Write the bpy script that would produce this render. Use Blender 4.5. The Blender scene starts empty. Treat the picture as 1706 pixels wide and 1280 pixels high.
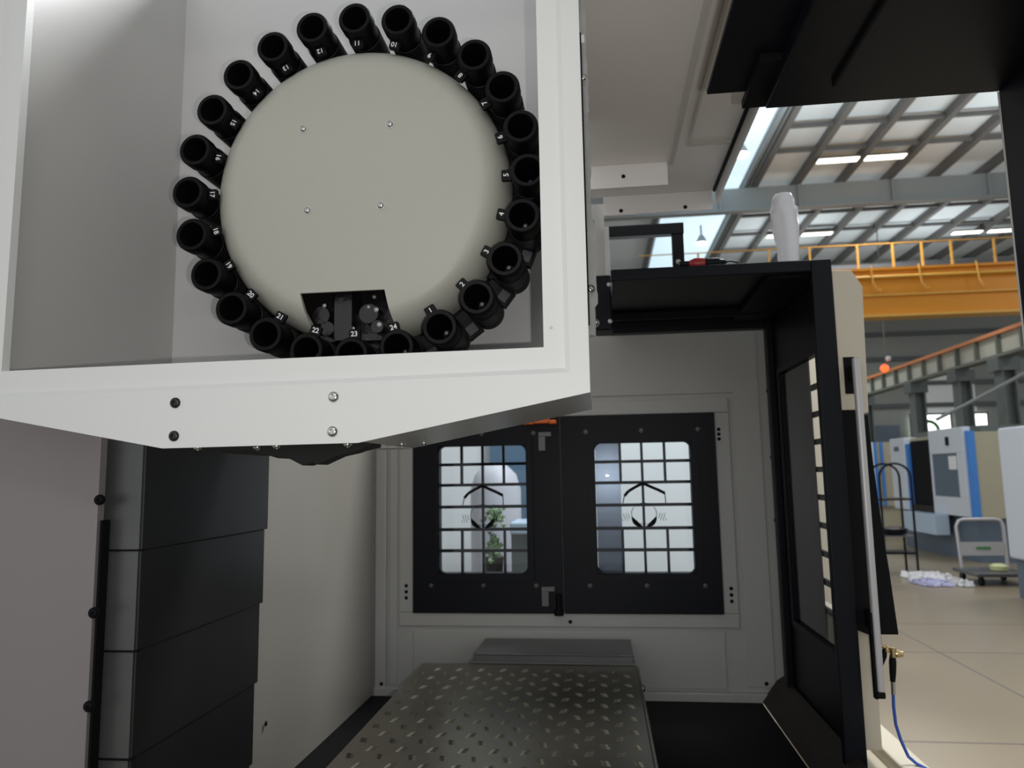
import bpy, bmesh, math, random
from mathutils import Vector, Matrix
random.seed(7)
S = bpy.context.scene
C = S.collection
PI = math.pi

# ------------------------------------------------------------------ camera, world, light, exposure
cam_data = bpy.data.cameras.new('camera')
cam = bpy.data.objects.new('camera', cam_data); C.objects.link(cam)
cam_data.sensor_fit = 'HORIZONTAL'; cam_data.sensor_width = 36.0
cam_data.lens = 36.0 * 1215.0 / 1706.0
cam_data.clip_start = 0.02; cam_data.clip_end = 200
CW = ((0.99272107, -0.03132372, -0.11629143), (0.11924302, 0.1200542, 0.98558008), (-0.01691076, -0.99227305, 0.12291547))
m = Matrix.Identity(4)                       # columns: right, up, back
for r in range(3):
    m[r][0] = CW[r][0]; m[r][1] = -CW[r][1]; m[r][2] = -CW[r][2]
m[2][3] = 1.7
cam.matrix_world = m
cam_data.dof.use_dof = True
cam_data.dof.focus_distance = 1.45
cam_data.dof.aperture_fstop = 5.0
S.camera = cam

w = bpy.data.worlds.new('world'); S.world = w; w.use_nodes = True
w.node_tree.nodes['Background'].inputs[0].default_value = (0.93, 0.97, 1.0, 1)
w.node_tree.nodes['Background'].inputs[1].default_value = 0.62
S.view_settings.view_transform = 'Standard'; S.view_settings.look = 'None'
S.view_settings.gamma = 1.0; S.view_settings.use_curve_mapping = False
S.view_settings.exposure = 0.35

def lamp(name, kind, loc, energy, color=(1, 1, 1), size=0.1, size_y=None, target=None):
    d = bpy.data.lights.new(name, kind); d.energy = energy; d.color = color
    if kind == 'AREA':
        d.size = size
        if size_y: d.shape = 'RECTANGLE'; d.size_y = size_y
    else: d.shadow_soft_size = size
    o = bpy.data.objects.new(name, d); C.objects.link(o); o.location = loc
    if target: o.rotation_euler = (Vector(target) - Vector(loc)).to_track_quat('-Z', 'Y').to_euler()
    return o
lamp('phone_flash', 'POINT', (0.06, 0.0, 1.672), 17, (1.0, 0.99, 0.96), 0.006)
lamp('machine_work_light', 'AREA', (-0.3, 0.15, 2.45), 1.2, (1.0, 0.97, 0.92), 0.5, 0.1, (-0.4, 1.5, 2.0))
# high-bay lighting of the hall
for x, y in ((9, 12), (9, 24), (18, 18), (18, 34), (9, 38), (0, 8)):
    lamp('hall_high_bay_light', 'AREA', (x, y, 10.4), 230, (0.97, 0.98, 1.0), 2.0, 2.0, (x, y, 0))

for x, y in ((6, 19), (12, 20), (8, 31), (14, 31)):
    lamp('added_roof_uplight', 'AREA', (x, y, 8.9), 85, (0.97, 1.0, 0.98), 3.0, 3.0, (x, y, 20))  # added upward lights without fixtures, they brighten the hall roof
lamp('added_panel_fill_light', 'AREA', (1.2, 3.7, 5.2), 215, (0.95, 0.98, 1.0), 1.2, 1.2, (-.6, 5.3, 1.7))  # added lamp with no fixture, brightens what shows through the access windows
# ------------------------------------------------------------------ materials
def mat(name, col, rough=0.5, metal=0.0, noise=0.0, scale=8.0, bump=0.0, bscale=60.0, emit=None, es=1.0, spec=0.5, coat=0.0, stretch=None):
    M = bpy.data.materials.new(name); M.use_nodes = True
    nt = M.node_tree; b = nt.nodes['Principled BSDF']
    b.inputs['Base Color'].default_value = (*col, 1)
    b.inputs['Roughness'].default_value = rough; b.inputs['Metallic'].default_value = metal
    b.inputs['Specular IOR Level'].default_value = spec
    b.inputs['Coat Weight'].default_value = coat
    tc = nt.nodes.new('ShaderNodeTexCoord')
    mp = nt.nodes.new('ShaderNodeMapping'); nt.links.new(tc.outputs['Object'], mp.inputs[0])
    if stretch: mp.inputs['Scale'].default_value = stretch
    if noise:
        n = nt.nodes.new('ShaderNodeTexNoise'); n.inputs['Scale'].default_value = scale; n.inputs['Detail'].default_value = 5
        nt.links.new(mp.outputs[0], n.inputs['Vector'])
        mx = nt.nodes.new('ShaderNodeMix'); mx.data_type = 'RGBA'
        mx.inputs[6].default_value = (*[max(0, c*(1-noise)) for c in col], 1)
        mx.inputs[7].default_value = (*[min(1, c*(1+noise)) for c in col], 1)
        nt.links.new(n.outputs['Fac'], mx.inputs[0]); nt.links.new(mx.outputs[2], b.inputs['Base Color'])
    if bump:
        n2 = nt.nodes.new('ShaderNodeTexNoise'); n2.inputs['Scale'].default_value = bscale
        nt.links.new(mp.outputs[0], n2.inputs['Vector'])
        bp = nt.nodes.new('ShaderNodeBump'); bp.inputs['Strength'].default_value = bump; bp.inputs['Distance'].default_value = 0.002
        nt.links.new(n2.outputs['Fac'], bp.inputs['Height']); nt.links.new(bp.outputs[0], b.inputs['Normal'])
    if emit:
        b.inputs['Emission Color'].default_value = (*emit, 1); b.inputs['Emission Strength'].default_value = es
    return M
def glass(name, col=(0.9, 0.93, 0.95), rough=0.0, t=0.9):
    M = bpy.data.materials.new(name); M.use_nodes = True
    nt = M.node_tree; nt.nodes.clear()
    o = nt.nodes.new('ShaderNodeOutputMaterial'); mx = nt.nodes.new('ShaderNodeMixShader')
    tr = nt.nodes.new('ShaderNodeBsdfTransparent'); gl = nt.nodes.new('ShaderNodeBsdfGlossy')
    fr = nt.nodes.new('ShaderNodeFresnel'); fr.inputs[0].default_value = 1.45
    tr.inputs[0].default_value = (*[c*t for c in col], 1); gl.inputs['Roughness'].default_value = rough
    ge = nt.nodes.new('ShaderNodeNewGeometry'); mu = nt.nodes.new('ShaderNodeMath'); mu.operation = 'SUBTRACT'; mu.use_clamp = True
    nt.links.new(fr.outputs[0], mu.inputs[0]); nt.links.new(ge.outputs['Backfacing'], mu.inputs[1]); nt.links.new(mu.outputs[0], mx.inputs[0]); nt.links.new(tr.outputs[0], mx.inputs[1]); nt.links.new(gl.outputs[0], mx.inputs[2])
    nt.links.new(mx.outputs[0], o.inputs[0])
    return M
WHITE = mat('white_paint', (0.74, 0.735, 0.72), 0.38, bump=0.12, bscale=300, noise=0.02, scale=3)
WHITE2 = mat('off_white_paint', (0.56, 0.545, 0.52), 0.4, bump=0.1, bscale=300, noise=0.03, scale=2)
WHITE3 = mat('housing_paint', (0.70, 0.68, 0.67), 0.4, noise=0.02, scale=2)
CREAM = mat('cream_drum_paint', (0.47, 0.46, 0.40), 0.42, bump=0.15, bscale=400)
GREYP = mat('grey_interior_paint', (0.43, 0.42, 0.40), 0.35, noise=0.05, scale=2)
MAUVE = mat('left_panel_paint', (0.25, 0.222, 0.222), 0.45, noise=0.05, scale=2)
UNDER = mat('underside_metal', (0.72, 0.72, 0.71), 0.34, metal=0.4, noise=0.05)
BLACK = mat('black_paint', (0.0045, 0.005, 0.008), 0.42, bump=0.1, bscale=400, noise=0.2, spec=0.17)
BLACK2 = mat('black_matt', (0.005, 0.005, 0.006), 0.6, noise=0.2, spec=0.12)
PLAST = mat('black_plastic', (0.0028, 0.0025, 0.0032), 0.45, spec=0.16, bump=0.1, bscale=200, noise=0.1)
PGREY = mat('dark_grey_plastic', (0.05, 0.05, 0.055), 0.5)
RUBBER = mat('black_rubber', (0.012, 0.012, 0.012), 0.85, bump=0.5, bscale=80)
STEEL = mat('dark_steel', (0.035, 0.034, 0.035), 0.34, metal=0.5, noise=0.25, scale=4, stretch=(1, 1, .3))
STEELB = mat('grey_steel_and_lit_side', (0.115, 0.115, 0.115), 0.36, metal=0.5, noise=0.2, scale=6)  # grey steel; also the flash-lit tone of the cover's near faces
CHROME = mat('bright_steel', (0.55, 0.54, 0.52), 0.22, metal=1.0)
PLATE = mat('checker_plate_steel', (0.17, 0.155, 0.12), 0.34, metal=0.85, noise=0.3, scale=3)
NUM = mat('white_number_paint', (0.8, 0.8, 0.8), 0.5)
SEAL = mat('sealant', (0.45, 0.45, 0.44), 0.6, noise=0.2, scale=30, bump=0.6, bscale=90)
BEIGE = mat('beige_outer_paint', (0.60, 0.54, 0.42), 0.4)
HANDLE = mat('aluminium_handle', (0.52, 0.50, 0.50), 0.35, metal=0.2)
BRASS = mat('brass', (0.55, 0.42, 0.22), 0.3, metal=1.0)
BLUEH = mat('blue_hose', (0.03, 0.09, 0.42), 0.35)
ORANGE = mat('orange_plastic', (0.85, 0.16, 0.02), 0.5)
RED = mat('red_plastic', (0.35, 0.02, 0.02), 0.4)
YELLOW = mat('yellow_crane_paint', (0.66, 0.25, 0.003), 0.45, noise=0.06, scale=1)
YLINE = mat('light_yellow_flange', (0.66, 0.36, 0.06), 0.45)
CONC = mat('tan_floor', (0.28, 0.228, 0.158), 0.3, noise=0.12, scale=0.5)
ROOFM = mat('roof_sheet', (0.70, 0.78, 0.84), 0.6, noise=0.06, scale=0.6)
PURL = mat('grey_purlin', (0.12, 0.12, 0.12), 0.6)
RAFT = mat('grey_rafter', (0.27, 0.30, 0.31), 0.6, noise=0.08, scale=0.5)
SKYL = mat('skylight_glow', (0.6, 0.75, 0.85), 0.5, emit=(0.62, 0.80, 0.92), es=0.75)
LEDM = mat('lamp_glow', (1, 1, 0.9), 0.5, emit=(1.0, 0.98, 0.85), es=2.2)
BAYM = mat('high_bay_glow', (1, 1, 1), 0.5, emit=(1.0, 1.0, 1.0), es=4)
WALLH = mat('hall_wall_sheet', (0.27, 0.28, 0.26), 0.6, noise=0.1, scale=0.4)
GIRT = mat('hall_wall_girt', (0.10, 0.105, 0.11), 0.6)
COLM = mat('dark_green_column', (0.11, 0.13, 0.125), 0.5)
RWAY = mat('runway_cream', (0.50, 0.50, 0.42), 0.6)
RIB = mat('runway_rib', (0.16, 0.18, 0.15), 0.6)
ORAIL = mat('orange_rail', (0.70, 0.26, 0.10), 0.5)
DAY = mat('daylit_window', (1, 1, 1), 0.5, emit=(0.93, 1.0, 0.95), es=1.6)
MWHITE = mat('white_machine_paint', (0.62, 0.66, 0.72), 0.4)
MBEIGE = mat('beige_machine_paint', (0.42, 0.385, 0.28), 0.45)
MBLUE = mat('blue_stripe_paint', (0.05, 0.22, 0.62), 0.4)
MSLATE = mat('slate_machine_base', (0.10, 0.135, 0.18), 0.45)
MTRAY = mat('pale_blue_panel', (0.45, 0.56, 0.68), 0.4)
WRAP = mat('plastic_wrap', (0.72, 0.71, 0.74), 0.22, bump=0.5, bscale=30, coat=0.5)
SHEET = mat('white_sheet', (0.70, 0.69, 0.70), 0.5, bump=0.4, bscale=5)
LILAC = mat('lilac_sheet', (0.42, 0.42, 0.62), 0.5)
GREEN = mat('green', (0.06, 0.22, 0.08), 0.5)
LEAF = mat('plant_green', (0.12, 0.20, 0.08), 0.6)
BLUEP = mat('blue_cabinet_paint', (0.10, 0.17, 0.25), 0.5)
BRIGHTP = mat('bright_panel_paint', (0.78, 0.80, 0.80), 0.5)
PALE = mat('pale_grey_paint', (0.48, 0.48, 0.52), 0.5)
GB = mat('grey_blue_strip', (0.20, 0.22, 0.27), 0.22, metal=0.6, noise=0.2, scale=5)
GLASS = glass('window_glass')
DGLASS = glass('tinted_glass', (0.85, 0.85, 0.86), 0.02, 0.98)
REDGLOW = mat('red_lamp_glow', (1, 0.1, 0.02), 0.4, emit=(1.0, 0.09, 0.02), es=2.0)
LIME = mat('pale_yellow_roll', (0.55, 0.58, 0.30), 0.6)
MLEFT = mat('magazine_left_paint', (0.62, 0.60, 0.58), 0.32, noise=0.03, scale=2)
CREASE = mat('dark_gap', (0.01, 0.01, 0.01), 0.8)
BROWN = mat('brown_oily_track', (0.02, 0.017, 0.014), 0.5, spec=0.2, noise=0.4, scale=20)

# ------------------------------------------------------------------ builders
class MB:
    def __init__(s): s.bm = bmesh.new()
    def box(s, x0, x1, y0, y1, z0, z1):
        v = [s.bm.verts.new(p) for p in ((x0,y0,z0),(x1,y0,z0),(x1,y1,z0),(x0,y1,z0),(x0,y0,z1),(x1,y0,z1),(x1,y1,z1),(x0,y1,z1))]
        for f in ((3,2,1,0),(4,5,6,7),(0,1,5,4),(1,2,6,5),(2,3,7,6),(3,0,4,7)): s.bm.faces.new([v[i] for i in f])
        return s
    def prism(s, pts, axis, a, b):
        """pts 2D: axis 'Y' -> (x,z), 'X' -> (y,z), 'Z' -> (x,y); extruded from a to b"""
        def P(p, t): return {'Y': (p[0], t, p[1]), 'X': (t, p[0], p[1]), 'Z': (p[0], p[1], t)}[axis]
        A = [s.bm.verts.new(P(p, a)) for p in pts]; B = [s.bm.verts.new(P(p, b)) for p in pts]
        n = len(pts)
        s.bm.faces.new(A); s.bm.faces.new(B[::-1])
        for i in range(n): s.bm.faces.new((A[i], B[i], B[(i+1) % n], A[(i+1) % n]))
        return s
    def lathe(s, prof, origin=(0,0,0), axis=(0,1,0), n=32, cap=True):
        """prof: list of (radius, distance along axis)"""
        ax = Vector(axis).normalized(); u = ax.orthogonal().normalized(); v = ax.cross(u); o = Vector(origin)
        rings = []
        for r, t in prof:
            rings.append([s.bm.verts.new(o + ax*t + (u*math.cos(2*PI*k/n) + v*math.sin(2*PI*k/n))*max(r, 1e-5)) for k in range(n)])
        for a, b in zip(rings, rings[1:]):
            for k in range(n): s.bm.faces.new((a[k], a[(k+1) % n], b[(k+1) % n], b[k]))
        if cap: s.bm.faces.new(rings[0][::-1]); s.bm.faces.new(rings[-1])
        return s
    def cyl(s, a, b, r, n=20, r2=None):
        a = Vector(a); b = Vector(b); return s.lathe([(r, 0), (r if r2 is None else r2, (b-a).length)], a, b-a, n)
    def tube(s, pts, r, n=10):
        pts = [Vector(p) for p in pts]; rings = []; u = None
        for i, p in enumerate(pts):
            d = (pts[min(i+1, len(pts)-1)] - pts[max(i-1, 0)]).normalized()
            if u is None: u = d.orthogonal().normalized()
            u = (u - d*u.dot(d)).normalized(); v = d.cross(u)
            rr = r[i] if isinstance(r, (list, tuple)) else r
            rings.append([s.bm.verts.new(p + (u*math.cos(2*PI*k/n) + v*math.sin(2*PI*k/n))*rr) for k in range(n)])
        for a, b in zip(rings, rings[1:]):
            for k in range(n): s.bm.faces.new((a[k], a[(k+1) % n], b[(k+1) % n], b[k]))
        s.bm.faces.new(rings[0][::-1]); s.bm.faces.new(rings[-1])
        return s
    def quad(s, *p):
        s.bm.faces.new([s.bm.verts.new(q) for q in p]); return s
    def build(s, name, material, parent=None, bevel=0.0, smooth=False, seg=2, off=True, weld=False):
        if weld: bmesh.ops.remove_doubles(s.bm, verts=s.bm.verts, dist=1e-5)
        bmesh.ops.recalc_face_normals(s.bm, faces=s.bm.faces)
        me = bpy.data.meshes.new(name); s.bm.to_mesh(me); s.bm.free()
        me.materials.append(material)
        if smooth:
            for p in me.polygons: p.use_smooth = True
            me.set_sharp_from_angle(angle=math.radians(38))
        o = bpy.data.objects.new(name, me); C.objects.link(o)
        if parent:
            o.parent = parent
            if off:
                q = parent; L = Vector((0,0,0))
                while q: L += q.location; q = q.parent
                o.location = -L
        if bevel:
            b = o.modifiers.new('bevel', 'BEVEL'); b.width = bevel; b.segments = seg; b.limit_method = 'ANGLE'
        return o
def tag(o, label=None, cat=None, group=None, kind=None):
    if label: o['label'] = label
    if cat: o['category'] = cat
    if group: o['group'] = group
    if kind: o['kind'] = kind
    return o
def thing(name, loc, label, cat, group=None, kind=None):
    o = bpy.data.objects.new(name, None); C.objects.link(o); o.location = loc; o.empty_display_size = 0.1
    return tag(o, label, cat, group, kind)
def box(name, material, parent, x0, x1, y0, y1, z0, z1, bevel=0.0): return MB().box(x0, x1, y0, y1, z0, z1).build(name, material, parent, bevel)
def copy_tree(o, parent=None):
    c = o.copy(); C.objects.link(c)
    if parent: c.parent = parent
    for ch in [k for k in S.objects if k.parent == o]: copy_tree(ch, c)
    return c
def bolt_mb(mb, p, n, r):
    """button head with hex socket on a washer; p on the surface, n outward normal"""
    n = Vector(n)
    mb.lathe([(r*1.25, 0), (r*1.25, r*.15), (r, r*.16), (r*.97, r*.4), (r*.8, r*.62), (r*.5, r*.74), (r*.42, r*.74), (r*.40, r*.35), (0.0, r*.33)], p, n, 18)
    return mb
def bolt(parent, p, n, r, material=CHROME, name='bolt'):
    return bolt_mb(MB(), p, n, r).build(name, material, parent, smooth=True)

# ------------------------------------------------------------------ the hall: floor, roof, far wall
fl = MB(); fl.box(-15, 45, -8, 46, -0.2, 0)
floor = tag(fl.build('floor', CONC), kind='structure')
j = MB()
for y in (5.05, 7.4, 8.7, 11.5, 17.5, 23.5): j.box(-15, 45, y, y+.012, 0.0, 0.0015)
j.box(3.05, 3.062, -8, 46, 0, .0015); j.box(9.05, 9.062, -8, 46, 0, .0015)
j.build('floor_joint', PURL, floor)
H = 11.9
ceil_ = tag(MB().box(-15, 45, -8, 46, H, H+.12).build('ceiling', ROOFM), kind='structure')
for i, x in enumerate([2.5, 5.75, 7.2, 8.72, 10.27, 11.82, 13.37, 14.92, 16.47, 18.02, 19.57, 21.1]):
    box('purlin', PURL, ceil_, x-.09, x+.09, 14, 45.9, H-.28, H)
for y in (19.2, 21.25, 22.95, 28.9, 31.2, 33.6, 39, 42):
    box('roof_brace', PURL, ceil_, 5.75, 22, y-.05, y+.05, H-.22, H-.1)
box('roof_brace', PURL, ceil_, 2.5, 22, 27.2, 27.3, H-.22, H-.1)
for y in (25.6, 36.3):
    r_ = MB(); r_.box(-12, 30, y-.02, y+.02, H-1.12, H-.28); r_.box(-12, 30, y-.16, y+.16, H-1.16, H-1.1)
    for x in (4.5, 7.2, 10.3, 13.4, 16.5): r_.box(x-.03, x+.03, y-.15, y-.02, H-1.1, H-.3)
    r_.build('rafter', RAFT, ceil_)
box('skylight', SKYL, ceil_, 2.75, 5.3, 16, 45.5, H-.03, H-.005)
for x0 in (5.42, 5.62): box('gutter_rail', RAFT, ceil_, x0-.03, x0+.03, 14, 45.5, H-.16, H)
for x, y, lx in ((7.9, 23.5, 1.25), (9.35, 23.5, 1.2), (7.95, 31.1, 1.2), (9.4, 31.1, 1.2), (16.0-.25, 32, 1.15), (17.2, 32, 1.15), (10.9, 18.6, 1.2)):
    t = thing('strip_light', (x, y, H-.36), {7.9: 'bright strip lamp under the near roof bay, left of its pair', 9.35: 'bright strip lamp under the near roof bay, right of its pair',
        7.95: 'strip lamp in the far roof bay, left of the plastic wrapped tower', 9.4: 'strip lamp in the far roof bay, just right of the plastic wrapped tower',
        15.75: 'far right strip lamp pair, left lamp, above the yellow crane', 17.2: 'far right strip lamp beside the dark door panel, above the crane',
        10.9: 'strip lamp half hidden by the edge of the black door roof'}[x], 'ceiling light', 'strip lights under the hall roof')
    box('housing', PURL, t, x-lx/2-.03, x+lx/2+.03, y-.2, y+.2, H-.34, H-.28); box('diffuser', LEDM, t, x-lx/2, x+lx/2, y-.16, y+.16, H-.37, H-.34)
for i, (x, y) in enumerate(((4.46, 21.4), (4.45, 29.9))):
    t = thing('high_bay_lamp', (x, y, H-.9), ('round high bay lamp glowing beside the cream rail of the roof panel', 'round high bay lamp glowing above the red plug')[i], 'ceiling light', 'round high bay lamps')
    MB().lathe([(.04, .75), (.04, .35), (.1, .3), (.24, 0)], (x, y, H-.85), (0,0,1), 24).build('shade', RAFT, t, smooth=True)
    MB().lathe([(.23, 0), (.2, -.05), (.0, -.07)], (x, y, H-.86), (0,0,1), 24).build('lens', BAYM, t, smooth=True)

wf = MB()
wf.box(-15, 45, 45.4, 45.6, 0, 12); wall_far = tag(wf.build('wall_far', WALLH), kind='structure')
for z in (1.5, 2.9, 5.2, 6.5, 8.0, 9.5): box('girt', GIRT, wall_far, -15, 45, 45.2, 45.4, z, z+.25)
for i, (x0, x1, z0, z1) in enumerate(((18.2, 20.3, 3.15, 4.72), (20.85, 22.3, 4.05, 4.72), (4, 9, 3.3, 4.6))):
    wn = tag(box('window_%d' % (i+1), DAY, None, x0, x1, 45.1, 45.18, z0, z1), kind='structure')
    f = MB(); f.box(x0-.1, x1+.1, 45.08, 45.2, z0-.1, z0); f.box(x0-.1, x1+.1, 45.08, 45.2, z1, z1+.1); f.box(x0-.1, x0, 45.08, 45.2, z0, z1); f.box(x1, x1+.1, 45.08, 45.2, z0, z1)
    f.build('window_frame', GIRT, wn)
box('cladding', BRIGHTP, wall_far, 19.2, 21.9, 45.3, 45.39, 4.9, 7.6)
# side wall girders / columns of the runway
for i, y in enumerate((26.4, 29.4, 33.4, 39.5)):
    c_ = MB(); c_.box(13.55, 13.6, y-.28, y+.28, 0, 5.35); c_.box(13.95, 14.0, y-.28, y+.28, 0, 5.35); c_.box(13.6, 13.95, y-.03, y+.03, 0, 5.35); c_.box(13.4, 14.1, y-.35, y+.35, 4.9, 5.35)
    tag(c_.build('hall_column', COLM), ('nearest steel hall column under the runway beam, beside the dark door', 'steel hall column between the two bright far windows', 'steel hall column left of the wide bright far window', 'furthest steel hall column, left end of the runway beam')[i], 'column', 'columns under the crane runway')
rw = thing('crane_runway', (13.5, 14, 5.35), 'cream ribbed crane runway beam with orange rail on hall columns', 'beam')
box('web', RWAY, rw, 13.6, 13.66, 14, 45, 5.45, 6.12); box('bottom_flange', RIB, rw, 13.4, 13.9, 14, 45, 5.35, 5.45)
box('rail', ORAIL, rw, 13.42, 13.85, 14, 45, 6.12, 6.24)
for k in range(21): box('stiffener', RIB, rw, 13.44, 13.6, 14.5+k*1.45, 14.6+k*1.45, 5.45, 6.12)
cr = thing('overhead_crane', (9, 24, 6.44), 'yellow overhead travelling crane girder spanning the hall below the roof', 'crane')
box('girder', YELLOW, cr, 1.5, 14.6, 23.95, 24.35, 6.5, 7.95)
box('bottom_flange', YLINE, cr, 1.5, 14.6, 23.82, 24.45, 6.44, 6.52)
box('top_flange', YELLOW, cr, 1.5, 14.6, 23.82, 24.45, 7.95, 8.03)
box('ledge', YLINE, cr, 1.5, 14.6, 23.85, 23.95, 7.12, 7.17)
MB().cyl((1.5, 23.8, 7.72), (14.6, 23.8, 7.72), .05).build('conduit', YLINE, cr)
for x in (3.5, 5.8, 7.1, 8.6, 9.7, 10.6, 11.5, 12.8, 14.0):
    MB().box(x-.03, x+.03, 24.4, 24.46, 8.03, 8.98).build('post', YLINE, cr)
MB().box(1.5, 14.6, 24.42, 24.46, 8.98, 9.01).build('handrail', YLINE, cr)
MB().box(1.5, 14.6, 26, 26.3, 8.2, 8.75).build('rear_girder', GIRT, cr)
for x in (8.75, 10.2, 11.9):
    MB().tube([(x, 23.8, 8.1), (x, 23.7, 7.5), (x+.12, 23.7, 7.25), (x+.25, 23.8, 7.3)], .025).build('festoon_cable', YLINE, cr, smooth=True)
tag(MB().tube([(12.1, 27.9, 3.4), (12.6, 26.9, 3.8), (13.1, 26, 4.2), (14, 24.6, 4.9)], .06).build('overhead_pipe', RAFT), 'thin pale pipe slanting up across the hall columns', 'pipe')
sg = thing('signal_lamp', (11.3, 30, 11.6), 'small signal lamp with red glowing ball below a white ball', 'lamp')
MB().lathe([(0, -.16), (.11, -.11), (.16, 0), (.11, .11), (0, .16)], (11.25, 30, 5.6), (0,0,1), 16).build('red_lens', REDGLOW, sg, smooth=True)
MB().lathe([(0, -.11), (.08, -.08), (.11, 0), (.08, .08), (0, .11)], (11.42, 30, 5.98), (0,0,1), 16).build('white_ball', BRIGHTP, sg, smooth=True)
MB().cyl((11.35, 30.1, 5.5), (11.4, 30.05, 11.6), .02).build('stem', RIB, sg)
tag(box('wall_box', MSLATE, None, 15.6, 17.3, 44.6, 45.19, 3.0, 4.15), 'dark slate box on far wall above the left background machine', 'box')
tag(MB().tube([(18.6+1.0*math.cos(a)*.55, 44, 3.75+.55*math.sin(a)) for a in [PI*(-.35+k/14*1.7) for k in range(15)]], .1).cyl((18.6, 44, 0), (18.6, 44, 3.2), .03).build('coiled_hose', GREEN, smooth=True), 'dark green open ring standing in front of the bright far window', 'hose')

# ------------------------------------------------------------------ machines in the hall
ma = thing('machining_centre', (7.2, 15.7, 0), 'white and beige machine with blue stripe and open dark doorway', 'machine')
FX = 6.55                                    # its door side faces the aisle
box('base', MSLATE, ma, FX+.1, 8.6, 14.1, 17.3, 0.0, 0.8)
box('left_panel', MWHITE, ma, FX-.03, FX+.25, 16.65, 17.45, .80, 2.34, .02)
box('badge', MSLATE, ma, FX-.045, FX-.03, 16.95, 17.2, 2.06, 2.16)
box('left_stripe', MBLUE, ma, FX-.02, FX+.1, 16.5, 16.65, .85, 2.2)
box('cavity', BLACK2, ma, FX+.03, FX+.13, 15.3, 16.5, .8, 2.25)
box('door_track', BROWN, ma, FX-.02, FX+.03, 15.46, 16.5, .80, .93)
box('side_panel', MBEIGE, ma, FX+.1, 8.6, 14.0, 17.4, .78, 2.32)
box('stripe', MBLUE, ma, FX, FX+.12, 13.97, 14.06, .76, 2.34)
d = MB(); d.box(FX-.04, FX+.1, 14.06, 15.45, 1.95, 2.42); d.box(FX-.04, FX+.1, 14.06, 15.45, .80, 1.14); d.box(FX-.04, FX+.1, 14.06, 14.35, 1.14, 1.95); d.box(FX-.04, FX+.1, 15.38, 15.45, 1.14, 1.95)
dd = d.build('door', MWHITE, ma, .01); box('window', MSLATE, dd, FX-.02, FX+.05, 14.35, 15.38, 1.14, 1.95); box('handle', BLACK, dd, FX-.08, FX-.04, 14.6, 14.66, 2.1, 2.26)
box('window_sticker', BRIGHTP, dd, FX-.03, FX-.02, 14.4, 14.7, 1.65, 1.9)
box('drip_panel', MTRAY, ma, FX-.28, FX-.02, 14.9, 16.4, .42, .80, .01)
box('roof_cover', COLM, ma, FX+.3, 8.6, 14.1, 17, 2.32, 2.44)
mb = thing('white_machine', (6.3, 9.5, 0), 'tall white machine side with slate base at right edge of view', 'machine')
box('side_sheet', MWHITE, mb, 5.3, 7.4, 8.3, 10.5, .5, 2.2, .03); box('base', MSLATE, mb, 5.36, 7.3, 8.4, 10.45, 0, .5)
mc = thing('background_machine', (7.6, 20, 0), 'beige machine with blue edge stripes behind the white machine, far left', 'machine')
box('body', MBEIGE, mc, 6.95, 8.6, 19.5, 21, .75, 2.35); box('stripe', MBLUE, mc, 6.87, 6.95, 19.45, 19.6, .75, 2.35); box('white_edge', MWHITE, mc, 6.75, 6.87, 19.45, 19.7, .75, 2.35); box('base', MBEIGE, mc, 6.95, 8.6, 19.6, 20.9, 0, .75)
box('corner_stripe', MBLUE, mc, 7.04, 7.1, 19.45, 19.5, .75, 2.35)
mx = thing('beige_machine', (1.9, 6.5, 0), 'plain beige machine flank glimpsed through the grid window of the far door', 'machine')
box('side_sheet', BEIGE, mx, 1.55, 2.0, 6, 7, .4, 2.85, .02); box('base', MSLATE, mx, 1.58, 1.97, 6.02, 6.98, 0, .4)
hc = thing('hand_cart', (4.7, 12.6, 0), 'tall dark tubular cart with hooped top and dark tray', 'cart')
X0, X1 = 4.47, 4.95
for yy in (12.5, 12.95):
    MB().tube([(X0, yy, 0), (X0, yy, 1.55)] + [((X0+X1)/2-.24*math.cos(a), yy, 1.55+.22*math.sin(a)) for a in [PI*k/10 for k in range(1, 10)]] + [(X1, yy, 1.55), (X1, yy, 0)], .018).build('hoop_frame', BLACK, hc, smooth=True)
MB().box(X0, X1, 12.5, 12.95, 1.18, 1.21).build('upper_shelf', BROWN, hc); MB().box(X0, X1, 12.5, 12.95, .33, .36).build('lower_shelf', BLACK, hc)
MB().lathe([(.02, 0), (.18, .02), (.2, .1), (.1, .13)], (4.71, 12.7, .62), (0,0,1), 20).build('bowl', BLACK, hc, smooth=True)
box('middle_shelf', PURL, hc, X0, X1, 12.5, 12.95, .6, .62)
tr = thing('platform_trolley', (5.75, 12, 0), 'grey folding-handle platform trolley standing on the tan floor', 'trolley')
box('deck', STEELB, tr, 5.28, 6.05, 11.35, 12.1, .13, .18, .01)
MB().tube([(5.4, 12.05, .18), (5.37, 12.05, .8), (5.41, 12.05, .88), (5.48, 12.05, .9), (5.93, 12.05, .9), (6.01, 12.05, .88), (6.04, 12.05, .8), (6.05, 12.05, .18)], .024).build('handle', HANDLE, tr, smooth=True)
pn = box('name_plate', HANDLE, tr, 5.4, 6.02, 12.03, 12.05, .36, .56); box('green_mark', GREEN, pn, 5.62, 5.82, 12.02, 12.03, .45, .49)
for x in (5.38, 5.95):
    for y in (11.45, 12.0): MB().cyl((x-.02, y, .06), (x+.02, y, .06), .06).build('wheel', BLACK, tr, smooth=True)
tag(MB().lathe([(.05, 0), (.11, .01), (.12, .07), (.06, .1)], (5.75, 11.7, .18), (0,0,1), 20).build('tape_roll', LIME, smooth=True), 'pale yellow-green roll lying on the trolley deck', 'roll')
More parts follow.
